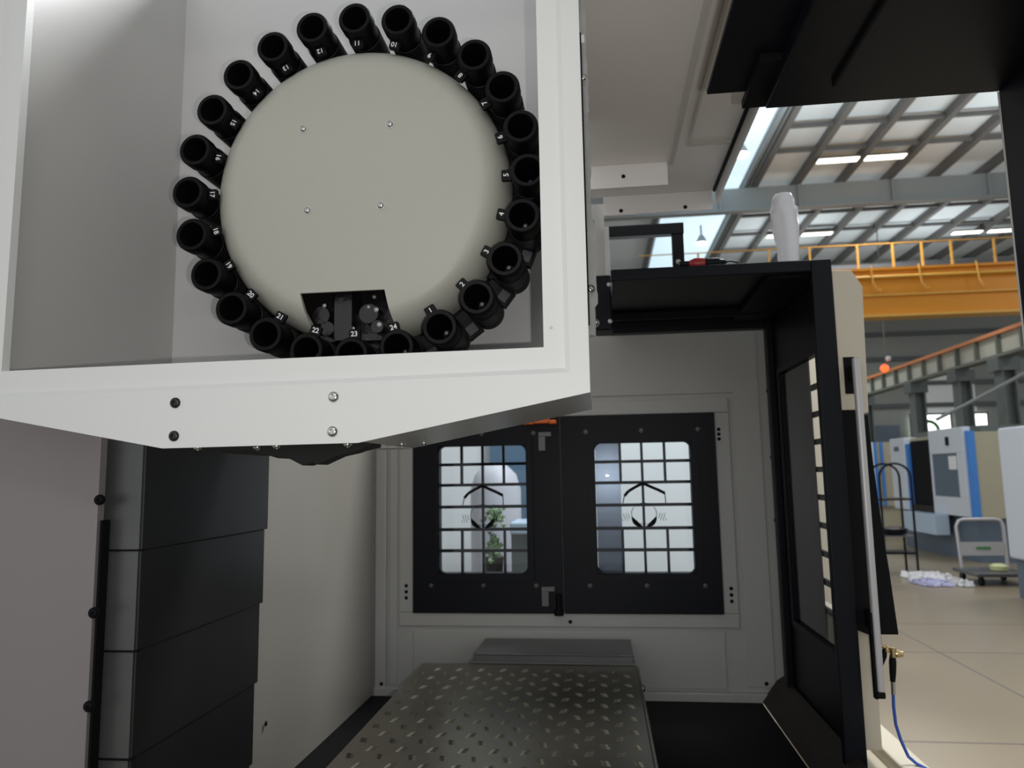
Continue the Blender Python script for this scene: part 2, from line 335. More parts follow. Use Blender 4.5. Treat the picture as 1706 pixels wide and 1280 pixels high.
def crumple(x0, x1, y0, y1, h, seed, n=14):
    rnd = random.Random(seed); b = MB(); V = {}
    for i in range(n+1):
        for k in range(n+1):
            e = min(i, k, n-i, n-k)
            V[i, k] = b.bm.verts.new((x0+(x1-x0)*i/n+rnd.uniform(-.03, .03), y0+(y1-y0)*k/n+rnd.uniform(-.04, .04), .01 + (rnd.uniform(.2, 1)*h if e else 0)))
    for i in range(n):
        for k in range(n): b.bm.faces.new((V[i, k], V[i+1, k], V[i+1, k+1], V[i, k+1]))
    return b
tag(crumple(4.62, 5.27, 11.9, 12.4, .09, 3).build('plastic_sheet', SHEET, smooth=True), 'crumpled white plastic sheet on floor left of the trolley', 'sheet')
tag(crumple(4.55, 5.0, 11.35, 11.83, .06, 5).build('plastic_sheet', LILAC, smooth=True), 'lilac-tinted crumpled sheet at the near side of the white one', 'sheet')
tag(crumple(5.05, 5.23, 11.3, 11.8, .08, 8).build('plastic_sheet', SHEET, smooth=True), 'small crumpled white sheet in front of the trolley wheel', 'sheet')

# behind the access windows
t = thing('neighbouring_machine', (0, 5.4, 0), 'bright white machine seen through both access windows', 'machine')
box('left_panel', BRIGHTP, t, -2.6, -.78, 5.3, 6.5, 0.3, 3.2); box('right_panel', BRIGHTP, t, -.05, 1.1, 5.3, 6.5, 0.3, 2.3); box('base', MSLATE, t, -2.5, 1.0, 5.4, 6.4, 0, .3)
box('middle_panel', PALE, t, -.78, -.05, 5.9, 6.4, .3, 1.85)
tag(box('blue_cabinet', BLUEP, None, -.79, -.3, 5.25, 5.29, 1.2, 2.6), 'slate blue cabinet seen through upper right of left access window', 'cabinet')
tag(MB().lathe([(.12, 0), (.15, .12), (.17, .9), (.17, 1.60), (.14, 1.70), (.08, 1.76), (.0, 1.78)], (-.70, 4.9, 0), (0,0,1), 24).build('wrapped_bundle', PALE, smooth=True), 'pale rounded bundle seen through middle of left access window', 'bundle')
pb = MB(); rnd = random.Random(4)
for k in range(60):
    a = rnd.uniform(0, 2*PI); r0 = rnd.uniform(0, .07); z = rnd.uniform(1.18, 1.5); p = Vector((-.66+r0*math.cos(a), 4.5+r0*math.sin(a), z)); q = p+Vector((rnd.uniform(-.03, .03), rnd.uniform(-.03, .03), rnd.uniform(.0, .05))); s_ = Vector((.018, .01, 0))
    pb.quad(p-s_, p-s_*.2-Vector((0, 0, .02)), p+s_, q)
pl = thing('green_plant', (-.66, 4.5, 1.1), 'small green plant seen through bottom of left access window', 'plant')
pb.build('foliage', LEAF, pl); MB().lathe([(.05, 0), (.06, .12)], (-.66, 4.5, 1.08), (0,0,1), 16).build('pot', BROWN, pl); box('stand', PALE, pl, -.74, -.60, 4.42, 4.56, 0, 1.08)
bx = thing('parked_cart', (-.5, 4.6, .9), 'grey and white cart seen through lower right of left access window', 'cart')
box('top', MTRAY, bx, -.535, -.27, 4.3, 4.65, 1.35, 1.42, .01); box('body', COLM, bx, -.53, -.27, 4.32, 4.63, .0, 1.35)

# ------------------------------------------------------------------ enclosure walls of the machine
wl = MB(); P = [(2.02, -.985), (2.5, -.975), (3.1, -.968)]
poly = [(x, y) for y, x in P] + [(-1.05, 3.1), (-1.05, 2.02)]
wl.prism(poly, 'Z', .8, 2.7)
wall_left = tag(wl.build('wall_left', mat('left_wall_paint', (0.28, 0.262, 0.228), 0.33, noise=0.06, scale=2)), kind='structure')
bolt(wall_left, (-.978, 2.1, 1.0), (1,0,0), .006, BLACK2)
box('trim_strip', MAUVE, wall_left, -.974, -.962, 3.06, 3.1, .8, 2.7)
BY = 3.1
wb = MB()
wb.box(-1.05, -.80, BY, BY+.03, .795, 2.46); wb.box(.475, .80, BY, BY+.03, .795, 2.46); wb.box(-.80, .475, BY, BY+.03, 1.94, 2.46); wb.box(-.80, .475, BY, BY+.03, .795, 1.13)
wall_back = tag(wb.build('wall_back', GREYP), kind='structure')
fr = MB()
for (x0, x1, z0, z1) in ((-.86, .535, 1.94, 2.0), (-.86, .535, 1.075, 1.13), (-.86, -.80, 1.13, 1.94), (.475, .535, 1.13, 1.94)): fr.box(x0, x1, BY-.012, BY, z0, z1)
fr.build('raised_frame', GREYP, wall_back, .004, weld=False)
box('lower_panel', GREYP, wall_back, -.80, .475, BY-.008, BY, .84, 1.06, .003)
box('corner_strip', GREYP, wall_back, -.965, -.915, BY-.02, BY, .8, 2.3, .006)
box('side_panel', GREYP, wall_back, -.905, -.87, BY-.006, BY, .84, 2.3, .003)
box('side_panel', GREYP, wall_back, .555, .66, BY-.008, BY, .85, 2.3, .003)
box('upper_panel', GREYP, wall_back, -.86, .56, BY-.008, BY, 2.02, 2.44, .003)
box('base_lip', GREYP, wall_back, -.965, .70, BY-.03, BY, .795, .83, .004)
for (x, z) in ((-.817, 1.24), (-.817, 1.215), (-.817, 1.19), (.495, 1.23), (.495, 1.205), (.495, 1.18), (.478, 1.87), (.478, 1.85), (.478, 1.83)):
    bolt(wall_back, (x-.012 if x < 0 else x+.012, BY-.012, z), (0,-1,0), .006, BLACK2, 'screw')
for (x, z) in ((-.93, .845), (.62, .87), (-.14, 1.10)): bolt(wall_back, (x, BY-.03, z), (0,-1,0), .006, BLACK2, 'screw')

def access_door(x0, x1, wx0, wx1, label, blue):
    z0, z1, wz0, wz1 = 1.13, 1.94, 1.292, 1.822
    yF = BY-.022
    t = thing('access_door', ((x0+x1)/2, BY, z0), label, 'door', 'access doors in the back wall')
    g = .002
    pbm = MB()
    pbm.box(x0+g, wx0, yF, BY+.03, z0, z1); pbm.box(wx1, x1-g, yF, BY+.03, z0, z1); pbm.box(wx0, wx1, yF, BY+.03, z0, wz0); pbm.box(wx0, wx1, yF, BY+.03, wz1, z1)
    pbm.build('panel', BLACK, t)
    f = MB()
    o = .028; i = .004
    f.box(wx0-o, wx0-i, yF-.012, yF, wz0-o, wz1+o); f.box(wx1+i, wx1+o, yF-.012, yF, wz0-o, wz1+o); f.box(wx0-i, wx1+i, yF-.012, yF, wz0-o, wz0-i); f.box(wx0-i, wx1+i, yF-.012, yF, wz1+i, wz1+o)
    fo = f.build('window_frame', BLACK, t)
    for bx_ in (wx0-.035, (wx0+wx1)/2, wx1+.035):
        for bz in (wz0-.05, wz1+.05): bolt(t, (bx_, yF, bz), (0,-1,0), .007, STEELB)
    if not blue: box('seam_light_stop', BLACK2, t, x1-.03, x1+.0, BY+.03, BY+.034, z0, z1)  # added strip, stops light showing through the seam between the doors
    box('glass', GLASS, t, wx0-.003, wx1+.003, BY+.002, BY+.007, wz0-.003, wz1+.003)
    # rounded corner fillets of the window cut-out
    co = MB(); R = .03
    for (cx, cz, sx, sz) in ((wx0, wz0, 1, 1), (wx1, wz0, -1, 1), (wx0, wz1, 1, -1), (wx1, wz1, -1, -1)):
        pts = [(cx, cz)] + [(cx+sx*R*(1-math.cos(a)), cz+sz*R*(1-math.sin(a))) for a in [PI/2*k/6 for k in range(7)]]
        co.prism(pts, 'Y', yF+.001, BY)
    co.build('window_corner', BLACK, fo)
    # protective grid outside the glass
    gy0, gy1 = BY+.012, BY+.03
    xs = [wx0+(wx1-wx0)*k for k in ((.245, .49, .735) if not blue else (.27, .5, .74))]
    zs = [wz0+(wz1-wz0)*k for k in (.168, .335, .515, .69, .855)]
    gm = MB(); h = .0062
    for k, z in enumerate(zs): gm.box(wx0, wx1, gy0, gy1, z-h, z+h)
    segs = [(xs[0], wz0, zs[1]), (xs[0], zs[3], wz1), (xs[1], wz0, wz1), (xs[2], wz0, zs[1]), (xs[2], zs[3], wz1)]
    for x, a, b in segs: gm.box(x-h*.8, x+h*.8, gy0-.001, gy1+.001, a, b)
    gm.build('grid', BLACK, t)
    # emblem printed on the glass: a peaked roof over a bowl
    cx = xs[1]; cz = zs[3]; ey = BY+.0005
    e = MB()
    rf = [(-.085, -.085), (-.078, -.055), (-.06, -.035), (-.03, -.018), (0, -.004), (.03, -.018), (.062, -.032), (.088, -.046), (.09, -.085)]
    for (a, b) in zip(rf, rf[1:]):
        d_ = Vector((b[0]-a[0], 0, b[1]-a[1])).normalized(); nrm = Vector((-d_.z, 0, d_.x))*(.006 if abs(a[0]) < .082 else .002)
        A = Vector((cx+a[0], ey, cz+a[1])); B = Vector((cx+b[0], ey, cz+b[1]))
        e.quad(A-nrm, B-nrm, B+nrm, A+nrm)
    bz = zs[2]-.075
    n = 18
    for s_ in (-1, 1):
        for k in range(n):
            a0 = PI*(.08+.38*k/n); a1 = PI*(.08+.38*(k+1)/n)
            def pt(a, r): return Vector((cx+s_*r*math.cos(a), ey, bz+.045-r*math.sin(a)*1.1))
            w0 = .018*math.sin(PI*(k+.2)/(n+.4)); w1 = .018*math.sin(PI*(k+1.2)/(n+.4))
            e.quad(pt(a0, .052-w0/2), pt(a1, .052-w1/2), pt(a1, .052+w1/2), pt(a0, .052+w0/2))
    for k in range(28):
        a0 = 2*PI*k/28; a1 = 2*PI*(k+1)/28
        if k % 7 == 3: continue
        e.quad(*[Vector((cx+r*math.cos(a), ey, bz+.04+r*.85*math.sin(a))) for r, a in ((.050, a0), (.050, a1), (.0525, a1), (.0525, a0))])
    for k in range(9):
        x_ = .058+.0035*k
        for s_ in (-1, 1): e.quad(*[Vector((cx+s_*(x_+dx), ey, bz+.02+dz+.012*math.sin(k*2.1))) for dx, dz in ((0, 0), (.002, 0), (.004, .012), (.002, .012))])
    e.build('window_emblem', BLACK2, t)
    if blue:
        box('left_edge_strip', GB, t, wx0+.002, wx0+.105, BY+.031, BY+.045, wz0-.02, wz1+.02)  # grey-blue strip behind the left edge of the glass
    return t
dl = access_door(-.80, -.163, -.684, -.311, 'left black access door whose gridded window shows a blue cabinet', False)
dr = access_door(-.163, .475, -.021, .370, 'right black access door whose gridded window shows plain white and a grey strip', True)
for z in (1.87, 1.235):
    h_ = MB(); h_.box(-.255, -.225, BY-.034, BY-.022, z-.075, z+.005); h_.box(-.255, -.20, BY-.036, BY-.024, z-.015, z+.005)
    h_.build('latch', STEELB, dl, .002)
hd = MB(); hd.lathe([(.012, 0), (.012, .06), (.02, .07), (.02, .085)], (-.185, BY-.03, 1.21), (0,0,-1), 16); hd.build('door_stop', BLACK2, dl, smooth=True)
ocap = MB()
for (x0, x1, z0, z1) in ((-.315, -.27, 1.905, 1.918), (-.27, -.205, 1.908, 1.932), (-.205, -.175, 1.905, 1.922)): ocap.box(x0, x1, 3.02, 3.064, z0, z1)
tag(ocap.build('orange_clip', ORANGE, None, .004), 'small orange plastic clip above the seam of the black access doors', 'clip')

tray = tag(box('chip_tray', BLACK2, None, -.984, .60, 0.7, BY-.001, .72, .797), 'black chip tray floor below the checker plate table', 'tray')

# ------------------------------------------------------------------ table with checker plate cover
tb = thing('work_table', (-.3, 2.2, .8), 'machine table under a steel checker plate cover with raised bars', 'table')
ck = MB(); ck.box(-.685, .107, .9, 2.79, .985, 1.0)
ckp = ck.build('checker_plate', PLATE, tb, .002)
bars = MB(); rnd = random.Random(2)
row = 0; y = 1.0
while y < 2.76:
    x = -.65 + (.04 if row % 2 else 0)
    while x < .09:
        s = 1 if (row % 2) else -1
        for k in range(4):
            cy = y + (k-1.5)*.0085; cx = x + s*(k-1.5)*.0015
            dx = .014*math.cos(.35*s); dy = .014*math.sin(.35*s); nx, ny = -dy*.13, dx*.13
            b0 = [bars.bm.verts.new(q) for q in ((cx-dx, cy-dy, 1.0), (cx-nx*1.2, cy-ny*1.2, 1.0), (cx+dx, cy+dy, 1.0), (cx+nx*1.2, cy+ny*1.2, 1.0), (cx-dx*.45, cy-dy*.45, 1.0022), (cx+dx*.45, cy+dy*.45, 1.0022))]
            for f in ((0, 1, 4), (1, 5, 4), (1, 2, 5), (2, 3, 5), (3, 4, 5), (3, 0, 4)): bars.bm.faces.new([b0[q] for q in f])
        x += .08
    y += .055; row += 1
bars.build('raised_bars', PLATE, ckp)
box('side_lip', PLATE, tb, .107, .117, .9, 2.79, .93, .998, .002)
box('base', BLACK2, tb, -.66, .09, .9, 2.76, .797, .985)
bolt(tb, (.118, 2.6, .975), (1,-.3,0), .012)
ap = MB(); ap.prism([(-.505, 2.79), (.107, 2.79), (.10, 3.06), (-.48, 3.06)], 'Z', 1.0, 1.008); ap.box(-.49, .1, 2.80, 2.81, 1.0, 1.034); ap.prism([(-.49, 2.8), (.1, 2.8), (.1, 3.06), (-.49, 3.06)], 'Z', 1.028, 1.035)
ap.build('rear_cover_step', STEELB, tb, .002)

# ------------------------------------------------------------------ telescopic column cover and left panel
tc = thing('telescopic_cover', (-1.0, 1.5, .8), 'tall dark steel telescopic way cover of stepped overlapping sections', 'cover')
zs = [1.88, 1.556, 1.352, 1.14, .93, .80]
for i in range(5):
    dx = .003*i; yf = 2.035-.013*i
    yn = 1.45+.003*i
    s = box('cover_section', STEEL, tc, -1.06, -.955-dx, yn, yf, zs[i+1], zs[i]-(.001 if i else 0), .0015)
    box('lit_side_face', STEELB, s, -1.042+.002*i, -.96-dx, yn-.003, yn, zs[i+1]+.001, zs[i]-.002)  # near face in lighter steel: flash on the dark cover put into the colour
    box('lip', BLACK2, s, -1.045, -.954-dx, yn-.005, yn+.01, zs[i+1]-.002, zs[i+1]+.002)
pnl = MB()
pnl.prism([(-2.2, 1.32), (-1.14, 1.385), (-1.05, 1.40), (-1.03, 1.41), (-1.03, 1.43), (-2.2, 1.43)], 'Z', .7, 1.9)
wp = thing('column_side_panel', (-1.2, 1.4, .7), 'plain mauve-grey sheet panel left of the dark telescopic cover', 'panel')
pnl.build('sheet', MAUVE, wp, smooth=True)
for z in (1.662, 1.436, 1.255): bolt(wp, (-1.026, 1.41, z), (.3, -1, 0), .009, BLACK2)
tag(box('edge_gap_strip', BLACK2, None, -1.0265, -1.022, 1.415, 1.44, .8, 1.62), 'narrow black gap strip between side panel and telescopic cover', 'strip')

# ------------------------------------------------------------------ magazine guard (white frame)
gd = thing('magazine_guard', (-.58, 1.2, 1.75), 'bright white sheet metal frame around the tool magazine opening', 'guard')
op = [(-1.08, 2.75), (-.0865, 2.75), (-.0865, 1.909), (-.403, 1.9065), (-.755, 1.904), (-1.08, 1.902)]
c1 = [(-1.115, 2.79), (-.052, 2.79), (-.052, 1.873), (-.403, 1.868), (-.755, 1.864), (-1.115, 1.861)]
c2 = [(-1.122, 2.797), (-.044, 2.797), (-.044, 1.865), (-.403, 1.860), (-.755, 1.856), (-1.122, 1.853)]
ou = [(-1.30, 2.85), (-.012, 2.85), (-.012, 1.831), (-.403, 1.757), (-.755, 1.755), (-1.30, 1.860)]
g = MB()
loops = []
for pts, y in ((op, 1.215), (op, 1.20), (c1, 1.20), (c2, 1.193), (ou, 1.193)):
    loops.append([g.bm.verts.new((x, y, z)) for x, z in pts])
for a, b in zip(loops, loops[1:]):
    for k in range(6): g.bm.faces.new((a[k], a[(k+1) % 6], b[(k+1) % 6], b[k]))
go = g.build('front_frame', WHITE, gd)
so = go.modifiers.new('solid', 'SOLIDIFY'); so.thickness = .002; so.offset = -1
for nm, x0, x1, z in (('weld_seam', -.757, -.7562, 1.757), ('weld_seam', -.431, -.4302, 1.76)):
    box(nm, GREYP, go, x0, x1, 1.1925, 1.1932, z, 1.853)
# side, slanted underside
box('side_wall', WHITE, gd, -.0145, -.0125, 1.196, 1.546, 1.835, 2.85)
us = MB(); us.prism([(-.0125, 1.8335), (-.403, 1.7595), (-.403, 1.7615), (-.0125, 1.8355)], 'Y', 1.196, 1.546); us.build('slanted_underside', UNDER, gd)
us = MB(); us.box(-.755, -.403, 1.42, 1.54, 1.757, 1.7585); us.build('flat_underside', UNDER, gd)
for (x, z) in ((-.734, 1.834), (-.734, 1.776), (-.447, 1.836), (-.448, 1.777)): bolt(gd, (x, 1.193, z), (0,-1,0), .0095, CHROME if x > -.6 else STEEL)
for (x, y) in ((-.70, 1.21), (-.61, 1.25), (-.43, 1.215), (-.385, 1.40), (-.36, 1.48), (-.56, 1.22)):
    bolt(gd, (x, y, 1.7565 if x < -.403 else 1.7595+(x+.403)*.19), (0,0,-1), .007, CHROME)
bolt(gd, (-.074, 1.20, 1.942), (0,-1,0), .003, GREYP, 'screw')
# rubber skirt hanging under the guard
rs = MB()
rs.prism([(-.86, 1.775), (-.73, 1.753), (-.63, 1.75), (-.60, 1.742), (-.58, 1.736), (-.565, 1.738), (-.533, 1.722), (-.515, 1.727), (-.505, 1.723), (-.47, 1.738), (-.44, 1.744), (-.405, 1.757), (-.40, 1.80), (-.86, 1.80)], 'Y', 1.27, 1.32)
rs.prism([(-.82, 1.77), (-.70, 1.748), (-.62, 1.742), (-.55, 1.737), (-.50, 1.742), (-.43, 1.757), (-.43, 1.80), (-.82, 1.80)], 'Y', 1.33, 1.41)
tag(rs.build('rubber_skirt', RUBBER, None, .001), 'jagged black rubber skirt hanging beneath the white frame', 'skirt')
for k, (x, z) in enumerate(((-.45, 1.75), (-.43, 1.748))):
    pass
# sealant along the guard side
rnd = random.Random(11)
sl = MB(); prev = None; z = 1.935
pts = []
while z < 2.62:
    wdt = .003 + .0035*abs(math.sin(z*23.0))*rnd.uniform(.3, 1) + (.005 if 1.99 < z < 2.06 or 2.1 < z < 2.14 else 0)
    pts.append((z, wdt)); z += .008
rings = []
for z, wd in pts:
    rings.append([sl.bm.verts.new(p) for p in ((-.0122, 1.24, z), (-.009+wd*.4, 1.236, z), (-.009+wd+.004, 1.245, z), (-.008+wd, 1.262, z), (-.0122, 1.27, z))])
for a, b in zip(rings, rings[1:]):
    for k in range(5): sl.bm.faces.new((a[k], a[(k+1) % 5], b[(k+1) % 5], b[k]))
sl.build('sealant_bead', SEAL, gd, smooth=True)
gap = MB(); gap.box(-.0124, -.0095, 1.205, 1.232, 1.95, 2.47); gap.build('side_gap_shade', BLACK2, gd)  # black strip stands in for the shade in the open side gap
for (x, y, z) in ((-.008, 1.225, 2.396), (-.006, 1.225, 2.012), (-.003, 1.26, 2.14), (0.0, 1.26, 1.96)): bolt(gd, (x, y, z), (.25,-1,0), .006, CHROME, 'side_bolt')
box('clip', BRIGHTP, gd, -.012, -.004, 1.236, 1.24, 2.47, 2.485); box('clip', BRIGHTP, gd, -.006, -.0, 1.25, 1.254, 2.345, 2.352)

# magazine compartment
mh = thing('magazine_housing', (-.6, 1.85, 1.9), 'pale sheet housing walls behind the tool magazine', 'housing')
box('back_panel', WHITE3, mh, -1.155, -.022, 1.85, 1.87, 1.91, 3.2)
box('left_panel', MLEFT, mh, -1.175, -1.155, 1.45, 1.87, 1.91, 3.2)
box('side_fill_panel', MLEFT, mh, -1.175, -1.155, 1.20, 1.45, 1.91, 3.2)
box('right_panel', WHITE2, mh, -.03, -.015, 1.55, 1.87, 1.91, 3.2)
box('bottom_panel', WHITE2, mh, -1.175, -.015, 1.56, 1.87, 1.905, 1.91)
bolt(mh, (-.272, 1.85, 2.125), (0,-1,0), .008, STEELB)

# ------------------------------------------------------------------ tool magazine
CX, CZ, RP = -.515, 2.339, .382
mg = thing('tool_magazine', (CX, 1.6, CZ), 'round cream drum tool magazine ringed by 24 black numbered pots', 'tool magazine')
# drum cover with a filleted front edge
R, YF, YB = .343, 1.49, 1.60
prof = [(0, YF), (.15, YF), (.272, YF)] + [(.278+.065*math.sin(a), YF+.09*(1-math.cos(a))) for a in [PI/2*k/12 for k in range(1, 13)]] + [(R, YB), (R-.003, YB), (R-.004, YF+.095), (.33, YF+.06), (.30, YF+.018), (.265, YF+.006), (0, YF+.005)]
dmb = MB(); dmb.lathe(prof, (CX-.006, 0, CZ+.002), (0, 1, 0), 160, cap=False)
bmesh.ops.remove_doubles(dmb.bm, verts=dmb.bm.verts, dist=1e-4)
drum = dmb.build('drum_cover', CREAM, mg, smooth=True)
cut = MB().prism([(-.638, 2.100), (-.449, 2.100), (-.418, 1.96), (-.607, 1.96)], 'Y', 1.3, 1.72)
bmesh.ops.recalc_face_normals(cut.bm, faces=cut.bm.faces)
cme = bpy.data.meshes.new('cut'); cut.bm.to_mesh(cme); cut.bm.free()
cob = bpy.data.objects.new('cut', cme); C.objects.link(cob); cob.location = (0, 0, 0)
bm_ = drum.modifiers.new('cut', 'BOOLEAN'); bm_.object = cob; bm_.operation = 'DIFFERENCE'; bm_.solver = 'EXACT'
dg = bpy.context.evaluated_depsgraph_get(); dg.update()
newme = bpy.data.meshes.new_from_object(drum.evaluated_get(dg)); drum.modifiers.clear(); drum.data = newme
bpy.data.objects.remove(cob)
for (x, z) in ((-.638, 2.478), (-.438, 2.474), (-.625, 2.287), (-.458, 2.288)): bolt(mg, (x, YF, z), (0,-1,0), .0075)
# carrier ring
rg = MB(); rg.lathe([(.30, 1.603), (.351, 1.603), (.351, 1.638), (.30, 1.638), (.30, 1.603)], (CX, 0, CZ), (0,1,0), 96, cap=False)
rg.build('carrier_ring', PLAST, mg, smooth=True, weld=True)
# dark mechanism behind the notch
mech = MB(); mech.box(-.70, -.40, 1.60, 1.66, 1.99, 2.30); mech.box(-.575, -.535, 1.53, 1.6, 2.0, 2.12)
for k, (x, z, r) in enumerate(((-.61, 2.06, .02), (-.50, 2.06, .022), (-.48, 2.03, .014), (-.595, 2.03, .016), (-.555, 2.10, .018))): mech.cyl((x, 1.54, z), (x, 1.61, z), r)
mech.box(-.64, -.46, 1.57, 1.6, 2.005, 2.02)
mech.build('gear_mechanism', mat('oily_mechanism', (0.012, 0.010, 0.010), 0.25, noise=0.4, scale=40, bump=0.8, bscale=60), mg)
for (x, z, r) in ((-.602, 2.083, .0035), (-.487, 2.098, .004), (-.482, 2.068, .004), (-.50, 2.075, .0025), (-.545, 2.035, .003), (-.535, 2.028, .003), (-.475, 2.034, .004)): bolt(mg, (x, 1.54, z), (0,-1,0), r, CHROME, 'small_screw')
# one pot in local coordinates: axis +Y from mouth, centre of the magazine towards +Z
pp = [(.0, .085), (.010, .085), (.013, .07), (.0265, .003), (.028, 0), (.035, 0), (.038, .004), (.038, .030), (.0355, .033), (.0355, .070)]
y = .070
for k in range(6): pp += [(.038, y+.001), (.038, y+.006), (.0350, y+.007), (.0350, y+.0095)]; y += .0095
pp += [(.038, y+.002), (.038, y+.032), (.033, y+.036), (.0, y+.036)]
pot = MB().lathe(pp, (0,0,0), (0,1,0), 40, cap=False).build('tool_pot', PLAST, mg, smooth=True, off=False)
tabm = MB(); tabm.prism([(-.008, .032), (-.012, .038), (-.012, .056), (-.010, .058), (.010, .058), (.012, .056), (.012, .038), (.008, .032)], 'Y', .020, .030)
tab = tabm.build('number_tab', PLAST, pot, .001, off=False)
br = MB(); br.box(-.034, -.002, .115, .145, .012, .05); brk = br.build('bracket', PLAST, pot, .002, off=False)
# knob at the base of the bore
MB().lathe([(.0065, .084), (.0065, .07), (.004, .066), (.0, .0655)], (0,0,0), (0,1,0), 14, cap=False).build('retention_knob', STEELB, pot, smooth=True, off=False)
# lock plate sits between this pot and the next one
lk = MB(); a_ = math.radians(7.5); cx_, cz_ = RP*math.sin(a_)*1.0, RP-RP*math.cos(a_)
def rotp(p, c, a): return (c[0]+p[0]*math.cos(a)-p[1]*math.sin(a), c[1]+p[0]*math.sin(a)+p[1]*math.cos(a))
sq = [rotp(p, (cx_, cz_-.012), a_) for p in ((-.020, -.018), (.020, -.018), (.020, .045), (-.020, .045))]
lko = lk.prism(sq, 'Y', .115, .14).build('lock_plate', PLAST, pot, .001, off=False)
sq = [rotp(p, (cx_, cz_-.012), a_) for p in ((-.012, -.013), (.012, -.013), (.012, .009), (-.012, .009))]
MB().prism(sq, 'Y', .113, .115).build('lock_plate_face', PGREY, pot, off=False)
def number(n, parent):
    cu = bpy.data.curves.new('number', 'FONT'); cu.body = str(n); cu.size = .0155; cu.extrude = .0003; cu.offset = .0003
    cu.align_x = 'CENTER'; cu.align_y = 'CENTER'
    t_ = bpy.data.objects.new('text', cu); C.objects.link(t_)
    me = bpy.data.meshes.new_from_object(t_.evaluated_get(bpy.context.evaluated_depsgraph_get()))
    bpy.data.objects.remove(t_)
    me.materials.clear(); me.materials.append(NUM)
    o = bpy.data.objects.new('number', me); C.objects.link(o); o.parent = parent
    o.location = (0, .0195, .0475); o.rotation_euler = (PI/2, 0, 0)
for n in range(1, 25):
    a = math.radians((n-5)*15)
    p_ = pot if n == 1 else pot.copy()
    if n > 1:
        C.objects.link(p_)
        for ch in kids:
            if 8 <= n <= 17 and ch.name.split('.')[0] in ('lock_plate', 'lock_plate_face', 'bracket'): continue
            c_ = ch.copy(); C.objects.link(c_); c_.parent = p_
    else:
        kids = [k for k in S.objects if k.parent == pot]
    p_.parent = mg
    p_.location = (RP*math.cos(a), -.13, RP*math.sin(a)); p_.rotation_euler = (0, -(a+PI/2), 0)
    p_['label'] = 'black tool pot numbered %d' % n
    number(n, p_)

# ------------------------------------------------------------------ far leaf of the front door (side panel, roof panel)
fd = thing('front_door', (.7, 2.6, .9), 'far black sliding front door with roof panel, grid window and long handle', 'door')
box('front_rim', BLACK, fd, .656, .716, 2.25, 2.28, .80, 2.333, .004)
box('top_rim', BLACK, fd, .052, .656, 2.25, 2.28, 2.297, 2.333, .004)
box('roof_panel', BLACK, fd, .06, .70, 2.28, 3.04, 2.315, 2.33)
box('roof_far_beam', BLACK, fd, .06, .69, 2.98, 3.04, 2.268, 2.315, .003)
box('roof_cross_beam', BLACK2, fd, .06, .69, 2.80, 2.83, 2.285, 2.315, .003)
box('roof_right_box', BLACK2, fd, .54, .69, 2.29, 2.97, 2.29, 2.314, .003)
wy0, wy1, wz0, wz1 = 2.385, 2.875, 1.15, 2.065
sp = MB(); sp.box(.697, .715, 2.28, wy0, .86, 2.315); sp.box(.697, .715, wy1, 3.09, .86, 2.315); sp.box(.697, .715, wy0, wy1, .86, wz0); sp.box(.697, .715, wy0, wy1, wz1, 2.315)
sp.build('side_panel', BLACK, fd)
wfm = MB(); o = .022
wfm.box(.688, .697, wy0-o, wy0, wz0-o, wz1+o); wfm.box(.688, .697, wy1, wy1+o, wz0-o, wz1+o); wfm.box(.688, .697, wy0, wy1, wz0-o, wz0); wfm.box(.688, .697, wy0, wy1, wz1, wz1+o)
wfm.build('window_frame', BLACK, fd, .002)
box('window_pane', DGLASS, fd, .702, .706, wy0, wy1, wz0, wz1)
gm = MB()
for k in range(1, 10): z = wz0+(wz1-wz0)*k/10; gm.box(.716, .728, wy0, wy1, z-.009, z+.009)
for yy in (2.63, 2.78): gm.box(.716, .73, yy-.006, yy+.006, wz0, wz1)
gm.build('window_grid', BLACK2, fd)
box('inner_cover_board', mat('grey_board', (.06, .06, .065), .4), fd, .7075, .7135, 2.545, 2.874, wz0+.001, wz1-.001)
box('vertical_rail', BLACK, fd, .672, .697, 2.95, 3.0, .83, 2.315, .003)
for z in (2.02, 1.75, 1.5): bolt(fd, (.69, 3.05, z), (-1,-.5,0), .010, BLACK2)
osh = MB()
osh.prism([(.716, 2.298), (.774, 2.296), (.802, 2.245), (.792, 1.862), (.757, 1.858), (.757, 1.872), (.716, 1.872)], 'Y', 2.255, 2.34)
osh.build('outer_shell', BEIGE, fd, .003)
osl = MB(); osl.prism([(.716, 1.871), (.756, 1.871), (.756, 1.857), (.791, 1.857), (.797, 1.70), (.806, 1.545), (.818, 1.40), (.829, 1.228), (.745, 1.228), (.716, 1.24)], 'Y', 2.262, 2.34)
osl.build('lower_shell', BLACK2, fd, .002)
box('handle_recess', BLACK2, fd, .730, .760, 2.252, 2.256, 1.92, 2.03)
hb = MB(); hb.box(.738, .757, 2.19, 2.212, 1.088, 2.02); hb.build('handle', HANDLE, fd, .006, seg=3)
box('handle_edge', BLACK2, fd, .732, .738, 2.195, 2.215, 1.07, 1.30); box('handle_foot', BLACK2, fd, .734, .757, 2.19, 2.212, 1.072, 1.089, .003)
box('handle_mount', BLACK2, fd, .74, .755, 2.212, 2.262, 1.25, 1.30); box('handle_mount', BLACK2, fd, .74, .755, 2.212, 2.262, 1.96, 2.0)
rh = MB(); rh.box(0.0, .058, 2.5, 2.62, 2.19, 2.385)
br_ = rh.build('roof_bracket', BLACK, None, .006); tag(br_, 'black box bracket at left end of the far door roof', 'bracket')
for z in (2.35, 2.22): b__ = bolt(br_, (.05, 2.5, z), (0,-1,0), .006)
